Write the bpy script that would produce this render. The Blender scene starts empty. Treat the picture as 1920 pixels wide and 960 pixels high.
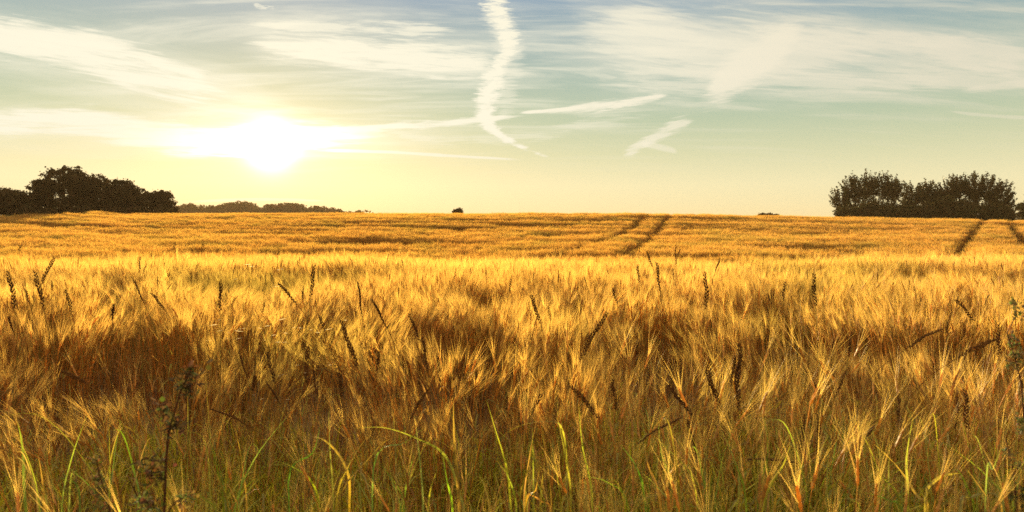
import bpy, math, random
import numpy as np
from mathutils import Vector

SC = bpy.context.scene
ROOT = SC.collection
F = 1280.0                       # focal length in 1920-wide photo pixels
EYE = 1.5
PITCH = math.atan(50.0 / F)      # eye level lies at photo row 430

# ------------------------------------------------------------------ camera
cam_d = bpy.data.cameras.new("camera")
cam_d.sensor_width = 36.0
cam_d.lens = 36.0 * F / 1920.0
cam_d.clip_start = 0.05
cam_d.clip_end = 8000.0
cam_d.dof.use_dof = True
cam_d.dof.focus_distance = 7.0
cam_d.dof.aperture_fstop = 4.0
cam = bpy.data.objects.new("camera", cam_d)
ROOT.objects.link(cam)
cam.location = (0, 0, EYE)
cam.rotation_euler = (math.pi / 2 - PITCH, 0, 0)
SC.camera = cam


def ray(x, y):
    """world direction of a photo pixel, scaled so that its Y is 1"""
    a, b = (x - 960.0) / F, (480.0 - y) / F
    cp, sp = math.cos(PITCH), math.sin(PITCH)
    Y = cp + b * sp
    Z = -sp + b * cp
    return Vector((a / Y, 1.0, Z / Y))


def at(x, y, d):
    return Vector((0, 0, EYE)) + ray(x, y) * d


# ------------------------------------------------------------------ light
SUN_PX = (507, 275)
sd = ray(*SUN_PX).normalized()
SUN_EL = math.asin(sd.z)
SUN_AZ = math.atan2(sd.x, sd.y)          # from +Y towards +X
SKY_STRENGTH = 0.1
SUN_STRENGTH = 5.0
SC.view_settings.view_transform = 'Standard'
SC.view_settings.look = 'None'
SC.view_settings.exposure = 2.0
SC.view_settings.gamma = 1.0
EXPO = 2.0 ** SC.view_settings.exposure

sun_d = bpy.data.lights.new("sun", 'SUN')
sun_d.energy = SUN_STRENGTH
sun_d.angle = math.radians(0.5)
sun_d.color = (1.0, 0.77, 0.42)
sun = bpy.data.objects.new("sun", sun_d)
ROOT.objects.link(sun)
sun.rotation_euler = Vector((-sd.x, -sd.y, -sd.z)).to_track_quat('-Z', 'Y').to_euler()
sun.location = (-20, 60, 30)

SC.cycles.use_denoising = False
SC.cycles.use_adaptive_sampling = False
SC.cycles.max_bounces = 8
SC.cycles.diffuse_bounces = 4
SC.cycles.transmission_bounces = 6
SC.cycles.volume_bounces = 1
SC.cycles.transparent_max_bounces = 8
SC.cycles.sample_clamp_indirect = 8.0

# ------------------------------------------------------------------ world
W = bpy.data.worlds.new("World")
SC.world = W
W.use_nodes = True
NT = W.node_tree
NT.nodes.clear()


def lin(c):
    return tuple(((v / 255.0) / 12.92 if v / 255.0 <= 0.04045 else ((v / 255.0 + 0.055) / 1.055) ** 2.4) for v in c)


class G:
    """small node-graph helper"""
    def __init__(s, nt):
        s.nt = nt

    def node(s, t, **kw):
        n = s.nt.nodes.new(t)
        for k, v in kw.items():
            setattr(n, k, v)
        return n

    def put(s, sock, v):
        if isinstance(v, bpy.types.NodeSocket):
            s.nt.links.new(v, sock)
        else:
            sock.default_value = v

    def m(s, op, a, b=None, c=None, clamp=False):
        n = s.node('ShaderNodeMath', operation=op, use_clamp=clamp)
        s.put(n.inputs[0], a)
        if b is not None:
            s.put(n.inputs[1], b)
        if c is not None:
            s.put(n.inputs[2], c)
        return n.outputs[0]

    def mr(s, v, a, b, c=0.0, d=1.0, mode='SMOOTHSTEP'):
        n = s.node('ShaderNodeMapRange', interpolation_type=mode)
        for i, q in enumerate((v, a, b, c, d)):
            s.put(n.inputs[i], q)
        return n.outputs[0]

    def xyz(s, x, y, z=0.0):
        n = s.node('ShaderNodeCombineXYZ')
        s.put(n.inputs[0], x); s.put(n.inputs[1], y); s.put(n.inputs[2], z)
        return n.outputs[0]

    def noise(s, vec, scale=1.0, detail=4.0, rough=0.5, dist=0.0):
        n = s.node('ShaderNodeTexNoise')
        s.put(n.inputs['Vector'], vec)
        n.inputs['Scale'].default_value = scale
        n.inputs['Detail'].default_value = detail
        n.inputs['Roughness'].default_value = rough
        n.inputs['Distortion'].default_value = dist
        return n.outputs[0]

    def mix(s, f, a, b, blend='MIX'):
        n = s.node('ShaderNodeMix', data_type='RGBA', blend_type=blend)
        s.put(n.inputs[0], f); s.put(n.inputs[6], a); s.put(n.inputs[7], b)
        return n.outputs[2]

    def ramp(s, f, stops):
        n = s.node('ShaderNodeValToRGB')
        el = n.color_ramp.elements
        while len(el) < len(stops):
            el.new(0.5)
        for e, (p, c) in zip(el, stops):
            e.position = p
            e.color = (*c, 1)
        s.put(n.inputs[0], f)
        return n.outputs[0]

    def curve(s, v, pts):
        n = s.node('ShaderNodeFloatCurve')
        c = n.mapping.curves[0]
        pts = sorted(pts)
        while len(c.points) < len(pts):
            c.points.new(0.5, 0.5)
        for p, q in zip(c.points, pts):
            p.location = q
        n.mapping.update()
        s.put(n.inputs[1], v)
        return n.outputs[0]


g = G(NT)
tc = g.node('ShaderNodeTexCoord')
sep = g.node('ShaderNodeSeparateXYZ')
NT.links.new(tc.outputs['Generated'], sep.inputs[0])
DX, DY, DZ = sep.outputs
ysafe = g.m('MAXIMUM', g.m('ABSOLUTE', DY), 0.05)
U = g.m('DIVIDE', DX, ysafe)             # tangent of azimuth and of elevation of the direction
V = g.m('DIVIDE', DZ, ysafe)
front = g.mr(DY, 0.05, 0.4)

sky = g.node('ShaderNodeTexSky', sky_type='NISHITA')
sky.sun_disc = False
sky.sun_elevation = SUN_EL
sky.sun_rotation = SUN_AZ
sky.altitude = 50
sky.air_density = 1.2
sky.dust_density = 2.5
sky.ozone_density = 1.0

K = 1.0 / (EXPO * SKY_STRENGTH)


def uv(x, y):
    r = ray(x, y)
    return r.x, r.z


el = g.m('DIVIDE', DZ, g.m('SQRT', g.m('ADD', g.m('MULTIPLY', DX, DX), g.m('MULTIPLY', DY, DY))))
stops = [(410, (250, 238, 186)), (350, (243, 236, 190)), (290, (214, 218, 178)), (230, (184, 201, 172)),
         (160, (164, 188, 174)), (80, (150, 176, 178)), (0, (136, 164, 184))]
rs = [(max(0, uv(960, y)[1]), lin(c)) for y, c in stops] + [(0.6, lin((160, 172, 180))), (1.0, lin((205, 198, 175)))]  # last stop: overhead sky out of view, brightened and warmed as added fill
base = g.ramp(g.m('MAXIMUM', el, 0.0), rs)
vm = g.node('ShaderNodeVectorMath', operation='SCALE')
NT.links.new(base, vm.inputs[0]); vm.inputs['Scale'].default_value = K
base = g.mix(0.02, vm.outputs[0], sky.outputs[0])

# angle from the sun
dotn = g.node('ShaderNodeVectorMath', operation='DOT_PRODUCT')
NT.links.new(tc.outputs['Generated'], dotn.inputs[0])
dotn.inputs[1].default_value = sd
ang = g.m('ARCCOSINE', g.m('MINIMUM', dotn.outputs['Value'], 0.999999))
away = g.mr(ang, 0.2, 1.0)
# the far side of the sky is bluer and dimmer
base = g.mix(g.m('MULTIPLY', away, 0.30), base, g.mix(1.0, base, (0.86, 0.90, 0.92, 1), 'MULTIPLY'))


def polyband(pts, axis, noise_amt, shear=0.0, edge=0.9, op=1.0, nscale=(14, 60), warp=0.0, thr=(0.35, 0.65), ends=0.22, soft=0.62):
    """streak of cloud along a line of (x, y, half width) photo directions; axis 0 runs along U, 1 along V"""
    P = [(*uv(x, y), w * 1.28 / F) for x, y, w in pts]
    P.sort(key=lambda p: p[axis])
    a0, a1 = P[0][axis], P[-1][axis]
    o = [p[1 - axis] for p in P]
    o0, o1 = min(o) - 0.01, max(o) + 0.01
    wmax = max(p[2] for p in P)
    A, O = (U, V) if axis == 0 else (V, U)
    if warp:
        wv = g.xyz(g.m('MULTIPLY', U, 9.0), g.m('MULTIPLY', V, 40.0), 3.3)
        nz = g.noise(wv, 1.0, 5, 0.6)
        O = g.m('ADD', O, g.m('MULTIPLY', g.m('SUBTRACT', nz, 0.5), warp))
    t = g.mr(A, a0, a1, mode='LINEAR')
    c = g.curve(t, [((p[axis] - a0) / (a1 - a0), (p[1 - axis] - o0) / (o1 - o0)) for p in P])
    w = g.curve(t, [((p[axis] - a0) / (a1 - a0), p[2] / wmax) for p in P])
    cc = g.m('MULTIPLY_ADD', c, o1 - o0, o0)
    dd = g.m('DIVIDE', g.m('ABSOLUTE', g.m('SUBTRACT', O, cc)), g.m('MAXIMUM', g.m('MULTIPLY', w, wmax), 1e-4))
    body = g.mr(dd, edge, 0.0)
    e1 = g.mr(t, 0.0, ends); e2 = g.mr(t, 1.0, 1.0 - ends)
    vv = g.m('ADD', V, g.m('MULTIPLY', U, shear))
    nv = g.xyz(g.m('MULTIPLY', U, nscale[0]), g.m('MULTIPLY', vv, nscale[1]), pts[0][0] * 0.37)
    nz = g.noise(nv, 1.0, 8, 0.62, 0.4)
    tex = g.mr(nz, thr[0], thr[1])
    fine = g.noise(g.xyz(g.m('MULTIPLY', U, nscale[0] * 3.1), g.m('MULTIPLY', vv, nscale[1] * 3.6), 1.7 + pts[0][1] * 0.21), 1.0, 6, 0.65, 0.2)
    tex = g.m('ADD', g.m('MULTIPLY', tex, 0.62), g.m('MULTIPLY', g.mr(fine, 0.3, 0.7), 0.38))
    # noise also eats into the edge
    lo = g.m('MULTIPLY', g.m('SUBTRACT', 1.0, tex), noise_amt)
    q = g.m('SUBTRACT', g.m('MULTIPLY', body, g.m('MULTIPLY', e1, e2)), lo)
    q = g.mr(q, 0.0, soft)
    return g.m('MULTIPLY', g.m('MULTIPLY', q, op), front)


bands = [
    # soft veils under the streaks
    polyband([(-300, 20, 60), (0, 70, 90), (250, 130, 95), (450, 180, 60), (650, 230, 30)], 0, 0.55, 0.14, 1.3, 0.52, (3, 30), soft=1.1),
    polyband([(380, 70, 40), (600, 80, 75), (850, 100, 70), (1050, 120, 60)], 0, 0.55, 0.05, 1.3, 0.46, (3, 30), soft=1.1),
    polyband([(-300, 240, 60), (100, 240, 60), (450, 250, 60), (800, 255, 45), (1000, 250, 20)], 0, 0.5, 0.03, 1.3, 0.40, (3, 34), soft=1.1),
    polyband([(900, 60, 80), (1150, 70, 120), (1500, 90, 120), (1900, 110, 100), (2300, 130, 90)], 0, 0.55, 0.10, 1.3, 0.60, (3, 26), soft=1.1),
    # upper left streaks
    polyband([(-260, 30, 40), (-60, 60, 50), (120, 88, 62), (260, 130, 62), (400, 175, 48), (520, 215, 26)], 0, 0.85, 0.16, 1.1, 0.95, (6.5, 78.2)),
    polyband([(-200, 50, 20), (60, 72, 26), (220, 84, 16), (300, 92, 8)], 0, 0.5, 0.10, 1.2, 0.9, (7.8, 85)),
    # centre streaks
    polyband([(400, 90, 8), (480, 88, 34), (620, 95, 52), (760, 103, 52), (860, 115, 46), (1000, 120, 20)], 0, 0.8, 0.05, 1.1, 0.9, (7.8, 85)),
    polyband([(420, 45, 4), (620, 52, 18), (800, 60, 20), (900, 70, 12)], 0, 0.9, 0.05, 1.2, 0.7, (10.4, 102)),
    # long bank that carries the sun
    polyband([(-300, 245, 30), (0, 232, 32), (110, 225, 34), (260, 250, 40), (400, 262, 38), (560, 255, 34), (660, 255, 22), (820, 285, 5)], 0, 0.65, 0.03, 1.15, 1.0, (7.8, 102)),
    polyband([(560, 246, 10), (700, 240, 12), (860, 229, 9), (1010, 211, 7)], 0, 0.7, -0.05, 1.2, 0.95, (13, 119)),
    polyband([(960, 213, 4), (1060, 205, 6), (1110, 200, 14), (1180, 192, 12), (1265, 175, 8)], 0, 0.75, -0.12, 1.3, 0.95, (13, 153), ends=0.12),
    polyband([(560, 282, 4), (700, 284, 3), (860, 293, 3), (1010, 301, 2)], 0, 0.35, 0.02, 1.4, 0.75, (13, 85)),
    # small puff
    polyband([(470, 8, 2), (498, 14, 6), (522, 20, 3)], 0, 1.25, 0.1, 1.6, 0.55, (40, 190)),
    # tall bent vapour trail
    polyband([(905, -60, 30), (925, 0, 30), (940, 45, 26), (957, 88, 24), (935, 120, 22), (918, 160, 27), (910, 205, 25), (918, 235, 20), (950, 262, 16), (990, 280, 15), (1028, 297, 12), (1045, 312, 8), (1070, 330, 3)],
             1, 0.75, 0.0, 1.35, 1.0, (39, 161.5), warp=0.020, ends=0.2),
    polyband([(960, -20, 10), (940, 40, 40), (955, 110, 40), (945, 200, 30), (950, 250, 20)], 1, 0.95, 0.0, 1.3, 0.45, (15.6, 153)),
    # veil right of it
    polyband([(960, 60, 20), (1080, 60, 75), (1200, 65, 90), (1320, 90, 85), (1450, 90, 70), (1600, 85, 50), (1800, 100, 50), (2100, 120, 60)], 0, 0.85, 0.10, 1.3, 0.66, (5.2, 44.2)),
    polyband([(1040, 20, 20), (1180, 40, 45), (1300, 62, 40), (1480, 80, 25), (1700, 80, 25), (1920, 85, 30)], 0, 0.8, 0.16, 1.3, 0.5, (6.5, 61.2)),
    polyband([(980, 160, 20), (1150, 150, 34), (1300, 150, 40), (1500, 150, 30), (1900, 150, 26), (2200, 160, 40)], 0, 0.9, 0.04, 1.3, 0.55, (6.5, 74.8)),
    polyband([(1540, 40, 14), (1460, 85, 30), (1390, 130, 34), (1330, 172, 24), (1280, 205, 8)], 0, 0.5, -0.1, 1.8, 0.90, (15.6, 102), warp=0.012, ends=0.3),
    polyband([(1315, 222, 4), (1270, 234, 14), (1225, 258, 13), (1185, 280, 13), (1150, 292, 5)], 0, 0.75, -0.2, 1.4, 0.72, (18.2, 136), warp=0.006),
    polyband([(1190, 268, 3), (1235, 276, 8), (1280, 288, 5)], 0, 0.5, 0.2, 1.2, 0.5, (18.2, 136)),
    polyband([(1780, 175, 3), (1880, 160, 10), (2000, 150, 12)], 0, 0.6, -0.1, 1.2, 0.5, (13, 102)),
    polyband([(1760, 205, 2), (1850, 216, 4), (1990, 222, 4)], 0, 0.4, 0.0, 1.2, 0.4, (13, 102)),
    polyband([(640, 215, 5), (900, 262, 14), (1120, 230, 16), (1300, 200, 10)], 0, 0.95, 0.0, 1.3, 0.35, (9.1, 136)),
    polyband([(330, 380, 2), (480, 374, 3), (640, 378, 2)], 0, 0.5, 0.0, 1.3, 0.5, (9.1, 136)),
]
keep = None
for b in bands:
    k = g.m('SUBTRACT', 1.0, b)
    keep = k if keep is None else g.m('MULTIPLY', keep, k)
# thin cirrus over the rest of the sky
px_ = g.m('DIVIDE', DX, g.m('ADD', g.m('MAXIMUM', DZ, 0.0), 0.12))
py_ = g.m('DIVIDE', DY, g.m('ADD', g.m('MAXIMUM', DZ, 0.0), 0.12))
cir = g.noise(g.xyz(g.m('MULTIPLY', px_, 1.1), g.m('MULTIPLY', py_, 5.0), 7.0), 1.0, 9, 0.62, 0.5)
cirm = g.m('MULTIPLY', g.mr(cir, 0.45, 0.74), g.mr(el, 0.05, 0.22))
keep = g.m('MULTIPLY', keep, g.m('SUBTRACT', 1.0, g.m('MULTIPLY', cirm, 0.70)))
dens = g.m('SUBTRACT', 1.0, keep)


def kcol(c, s=1.0):
    return (*[v * K * s for v in lin(c)], 1)


ccol = g.mix(away, kcol((255, 250, 226), 1.0), kcol((240, 232, 208), 0.95))
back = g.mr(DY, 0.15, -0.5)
base = g.mix(g.m('MULTIPLY', back, 0.85), base, (*[v * K * 1.45 for v in lin((240, 205, 150))], 1))   # unseen sky opposite the sun, warmed and brightened to fill the foreground
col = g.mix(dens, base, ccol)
# light scattered round the sun: broad, middle and core
def gl(width, power=1.0):
    return g.m('POWER', 2.71828, g.m('MULTIPLY', g.m('POWER', g.m('DIVIDE', ang, width), power), -1.0))
addc = g.mix(1.0, col, (0, 0, 0, 1), 'ADD')
for width, power, amt, cc, cb in ((0.24, 1.5, 0.07, (1.0, 0.58, 0.20), 0.0), (0.055, 1.3, 0.20, (1.0, 0.76, 0.36), 1.8), (0.026, 2.0, 3.0, (1.0, 0.92, 0.7), 1.0)):
    s_ = g.m('MULTIPLY', g.m('MULTIPLY', gl(width, power), amt * K), g.m('ADD', 1.0, g.m('MULTIPLY', dens, cb)))
    v3 = g.node('ShaderNodeVectorMath', operation='SCALE')
    v3.inputs[0].default_value = cc
    g.put(v3.inputs['Scale'], s_)
    addc = g.mix(1.0, addc, v3.outputs[0], 'ADD')
eu = g.m('POWER', g.m('DIVIDE', g.m('ABSOLUTE', g.m('SUBTRACT', U, sd.x / sd.y)), 0.118), 2.0)
ev = g.m('POWER', g.m('DIVIDE', g.m('ABSOLUTE', g.m('SUBTRACT', V, sd.z / sd.y - 0.002)), 0.036), 2.0)
eg = g.m('MULTIPLY', g.m('POWER', 2.71828, g.m('MULTIPLY', g.m('ADD', eu, ev), -1.0)), g.m('MULTIPLY', g.m('ADD', dens, 0.12), 1.5 * K))
v3 = g.node('ShaderNodeVectorMath', operation='SCALE')
v3.inputs[0].default_value = (1.0, 0.9, 0.62)
g.put(v3.inputs['Scale'], g.m('MULTIPLY', eg, front))
addc = g.mix(1.0, addc, v3.outputs[0], 'ADD')
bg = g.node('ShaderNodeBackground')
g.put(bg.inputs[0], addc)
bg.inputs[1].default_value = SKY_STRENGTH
wo = g.node('ShaderNodeOutputWorld')
NT.links.new(bg.outputs[0], wo.inputs[0])
W.cycles.sampling_method = 'MANUAL'
W.cycles.sample_map_resolution = 1024


# ------------------------------------------------------------------ helpers
def tag(o, label=None, cat=None, group=None, kind=None):
    if label: o['label'] = label
    if cat: o['category'] = cat
    if group: o['group'] = group
    if kind: o['kind'] = kind
    return o


class MB:
    """collects vertices, faces and vertex colours of one mesh"""
    def __init__(s):
        s.v, s.f, s.c = [], [], []

    def add(s, vs, fs, col):
        k = len(s.v)
        s.v += [tuple(v) for v in vs]
        s.f += [tuple(i + k for i in f) for f in fs]
        s.c += [col] * len(vs) if not isinstance(col, list) else col

    def tube(s, pts, rad, col, n=4, cap=False):
        vs, fs = [], []
        m = len(pts)
        up = Vector((0.31, 0.17, 0.93))
        for i, p in enumerate(pts):
            t = (pts[min(i + 1, m - 1)] - pts[max(i - 1, 0)]).normalized()
            a = t.cross(up)
            a = a.normalized() if a.length > 1e-4 else Vector((1, 0, 0))
            b = t.cross(a)
            r = rad[i] if isinstance(rad, (list, tuple)) else rad
            for j in range(n):
                q = 2 * math.pi * j / n
                vs.append(p + a * (math.cos(q) * r) + b * (math.sin(q) * r))
        for i in range(m - 1):
            for j in range(n):
                j2 = (j + 1) % n
                fs.append((i * n + j, i * n + j2, (i + 1) * n + j2, (i + 1) * n + j))
        if cap:
            fs.append(tuple(range(n - 1, -1, -1)))
            fs.append(tuple((m - 1) * n + j for j in range(n)))
        s.add(vs, fs, col)

    def ribbon(s, pts, wid, col, side=None, fold=0.25):
        """blade with a folded midrib"""
        vs, fs = [], []
        m = len(pts)
        for i, p in enumerate(pts):
            t = (pts[min(i + 1, m - 1)] - pts[max(i - 1, 0)]).normalized()
            sd_ = side if side is not None else t.cross(Vector((0, 0, 1)))
            if sd_.length < 1e-3:
                sd_ = Vector((1, 0, 0))
            sd_ = (sd_ - t * sd_.dot(t)).normalized()
            nrm = t.cross(sd_)
            w = wid[i] * 0.5
            vs += [p - sd_ * w + nrm * w * fold, p, p + sd_ * w + nrm * w * fold]
        for i in range(m - 1):
            a = i * 3
            fs += [(a, a + 1, a + 4, a + 3), (a + 1, a + 2, a + 5, a + 4)]
        s.add(vs, fs, col)

    def build(s, name, mat, parent=None, link=True, smooth=False, coll=None):
        me = bpy.data.meshes.new(name)
        me.from_pydata(s.v, [], s.f)
        if s.c:
            at_ = me.color_attributes.new("Col", 'FLOAT_COLOR', 'POINT')
            arr = np.ones((len(s.v), 4), dtype=np.float32)
            arr[:, :3] = np.array(s.c, dtype=np.float32)[:, :3]
            at_.data.foreach_set("color", arr.ravel())
        if smooth:
            me.polygons.foreach_set("use_smooth", [True] * len(me.polygons))
        me.materials.append(mat)
        me.update()
        o = bpy.data.objects.new(name, me)
        if link:
            (coll or ROOT).objects.link(o)
        if parent is not None:
            o.parent = parent
            o.matrix_parent_inverse.identity()
        return o


def empty(name, loc):
    o = bpy.data.objects.new(name, None)
    ROOT.objects.link(o)
    o.location = loc
    o.empty_display_size = 0.2
    return o


def shift(mb, off):
    mb.v = [(v[0] - off[0], v[1] - off[1], v[2] - off[2]) for v in mb.v]
    return mb


def plant_mat(name, transl=0.5, tint=None, gloss=0.06, rough=0.45, var=0.35, green=None, use_col=True, nscale=0.35):
    m = bpy.data.materials.new(name)
    m.use_nodes = True
    nt = m.node_tree
    nt.nodes.clear()
    h = G(nt)
    if use_col:
        a = h.node('ShaderNodeAttribute', attribute_name='Col')
        c = a.outputs['Color']
    else:
        c = (*tint, 1)
    geo = h.node('ShaderNodeNewGeometry')
    pos = geo.outputs['Position']
    n1 = h.noise(pos, nscale, 3, 0.6)
    n2 = h.noise(pos, 9.0, 2, 0.5)
    k = h.m('ADD', 1.0 - var * 0.5, h.m('MULTIPLY', h.mr(n2, 0.3, 0.7), var))
    hs = h.node('ShaderNodeHueSaturation')
    h.put(hs.inputs['Color'], c)
    h.put(hs.inputs['Value'], k)
    h.put(hs.inputs['Hue'], h.mr(n1, 0.3, 0.7, 0.495, 0.508, 'LINEAR'))
    c = hs.outputs[0]
    if green is not None:
        mp = h.node('ShaderNodeMapping')
        mp.inputs['Scale'].default_value = (0.10, 0.42, 0.0)
        nt.links.new(pos, mp.inputs['Vector'])
        big = h.noise(mp.outputs[0], 1.0, 4, 0.6, 0.6)
        c = h.mix(h.mr(big, 0.42, 0.66), c, h.mix(1.0, c, (0.84, 0.76, 0.68, 1), 'MULTIPLY'))
    if green is not None:
        gmask = h.m('MULTIPLY', h.mr(n1, 0.50, 0.68), green[3])
        c = h.mix(gmask, c, (*green[:3], 1))
    d = h.node('ShaderNodeBsdfDiffuse'); h.put(d.inputs[0], c)
    t = h.node('ShaderNodeBsdfTranslucent')
    tcol = h.mix(1.0, c, (1.0, 0.92, 0.62, 1), 'MULTIPLY')
    h.put(t.inputs[0], tcol)
    mx = h.node('ShaderNodeMixShader'); mx.inputs[0].default_value = transl
    nt.links.new(d.outputs[0], mx.inputs[1]); nt.links.new(t.outputs[0], mx.inputs[2])
    gs = h.node('ShaderNodeBsdfGlossy'); gs.inputs['Roughness'].default_value = rough
    gs.inputs[0].default_value = (1, 0.93, 0.8, 1)
    m2 = h.node('ShaderNodeMixShader'); m2.inputs[0].default_value = gloss
    nt.links.new(mx.outputs[0], m2.inputs[1]); nt.links.new(gs.outputs[0], m2.inputs[2])
    out = h.node('ShaderNodeOutputMaterial')
    nt.links.new(m2.outputs[0], out.inputs[0])
    return m


M_CROP = plant_mat('ripe_barley', 0.55, gloss=0.03, rough=0.6, green=(0.30, 0.27, 0.06, 0.5))
M_GRASS = plant_mat('green_blade', 0.60, gloss=0.05, rough=0.5)
M_RYE = plant_mat('dark_ryegrass', 0.25, gloss=0.008, rough=0.8)
M_WEED = plant_mat('weed_leaf', 0.35, gloss=0.015, rough=0.7)
M_LEAF = plant_mat('tree_leaf', 0.12, gloss=0.015, nscale=0.2)
M_BARK = plant_mat('bark', 0.0, gloss=0.02)
M_WEB = plant_mat('gossamer', 0.7, gloss=0.3, rough=0.2, var=0.1)


# ------------------------------------------------------------------ terrain
rng = np.random.default_rng(5)
_T = rng.random((64, 64))


def vnoise(x, y):
    x = np.asarray(x, float); y = np.asarray(y, float)
    xi = np.floor(x).astype(int); yi = np.floor(y).astype(int)
    fx = x - xi; fy = y - yi
    fx = fx * fx * (3 - 2 * fx); fy = fy * fy * (3 - 2 * fy)
    a = _T[xi % 64, yi % 64]; b = _T[(xi + 1) % 64, yi % 64]
    c = _T[xi % 64, (yi + 1) % 64]; d = _T[(xi + 1) % 64, (yi + 1) % 64]
    return (a * (1 - fx) + b * fx) * (1 - fy) + (c * (1 - fx) + d * fx) * fy


def fbm(x, y, o=3):
    s, a, t = 0, 1.0, 0
    for i in range(o):
        s = s + a * vnoise(x * 2 ** i + 17.3 * i, y * 2 ** i + 5.1 * i)
        t += a; a *= 0.5
    return s / t


PD = [0, 6, 11, 15, 20, 26, 33, 42, 53, 62, 72, 80, 95, 130, 250, 450, 1500]
PZ = [0, 0, -0.04, -0.3, -0.62, -0.57, -0.38, 0.0, 0.65, 1.38, 2.13, 2.35, 2.0, 1.0, 0.5, 0.0, -2.0]
CREST_U = [-0.80, -0.64, -0.56, -0.2, 0.2, 0.42, 0.60, 0.75, 0.9]
CREST_Y = [398, 397, 404, 403, 403, 407, 411.5, 416, 420]


def ground(x, y):
    x = np.asarray(x, float); y = np.asarray(y, float)
    d = np.maximum(y, 0)
    z = np.interp(d, PD, PZ)
    # smooth the profile a little
    z = 0.5 * z + 0.25 * (np.interp(d * 0.95, PD, PZ) + np.interp(d * 1.05, PD, PZ))
    u = x / np.maximum(y, 4.0)
    cy = np.interp(u, CREST_U, CREST_Y)
    z = z + (403 - cy) / F * np.clip((d - 30) / 42.0, 0, 1.6) * 72 * (d < 400)
    z = z + (fbm(x / 14 + 3, y / 9 + 8, 2) - 0.5) * 0.30 * np.clip((d - 6) / 20, 0, 1)
    return z


def gz(x, y):
    return float(ground(x, y))


xs = np.concatenate([-np.geomspace(1600, 40, 26), np.linspace(-38, 38, 96), np.geomspace(40, 1600, 26)])
ys = np.concatenate([-np.geomspace(1600, 4, 16), np.linspace(-3, 100, 150), np.geomspace(103, 1600, 30)])
X, Y = np.meshgrid(xs, ys)
Z = ground(X, Y)
me = bpy.data.meshes.new('ground')
nx, ny = len(xs), len(ys)
verts = np.stack([X.ravel(), Y.ravel(), Z.ravel()], 1)
faces = [(j * nx + i, j * nx + i + 1, (j + 1) * nx + i + 1, (j + 1) * nx + i) for j in range(ny - 1) for i in range(nx - 1)]
me.from_pydata(verts.tolist(), [], faces)
me.polygons.foreach_set("use_smooth", [True] * len(me.polygons))
gm = bpy.data.materials.new('field_soil')
gm.use_nodes = True
h = G(gm.node_tree)
bs = gm.node_tree.nodes['Principled BSDF']
geo = h.node('ShaderNodeNewGeometry')
n1 = h.noise(geo.outputs['Position'], 3.0, 6, 0.65)
n2 = h.noise(geo.outputs['Position'], 0.15, 3, 0.5)
soil = h.mix(h.mr(n1, 0.3, 0.7), (0.10, 0.055, 0.022, 1), (0.24, 0.15, 0.055, 1))
soil = h.mix(h.mr(n2, 0.5, 0.7), soil, (0.10, 0.11, 0.03, 1))
h.put(bs.inputs['Base Color'], soil)
bs.inputs['Roughness'].default_value = 0.95
me.materials.append(gm)
go = bpy.data.objects.new('ground', me)
ROOT.objects.link(go)
tag(go, kind='structure')

# ------------------------------------------------------------------ barley tufts (source meshes of the crop)
def bez(p0, p1, p2, n):
    return [p0 * (1 - t) ** 2 + p1 * (2 * t * (1 - t)) + p2 * t ** 2 for t in [i / (n - 1) for i in range(n)]]


def lerp3(a, b, t):
    return tuple(x + (y - x) * t for x, y in zip(a, b))


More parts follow.
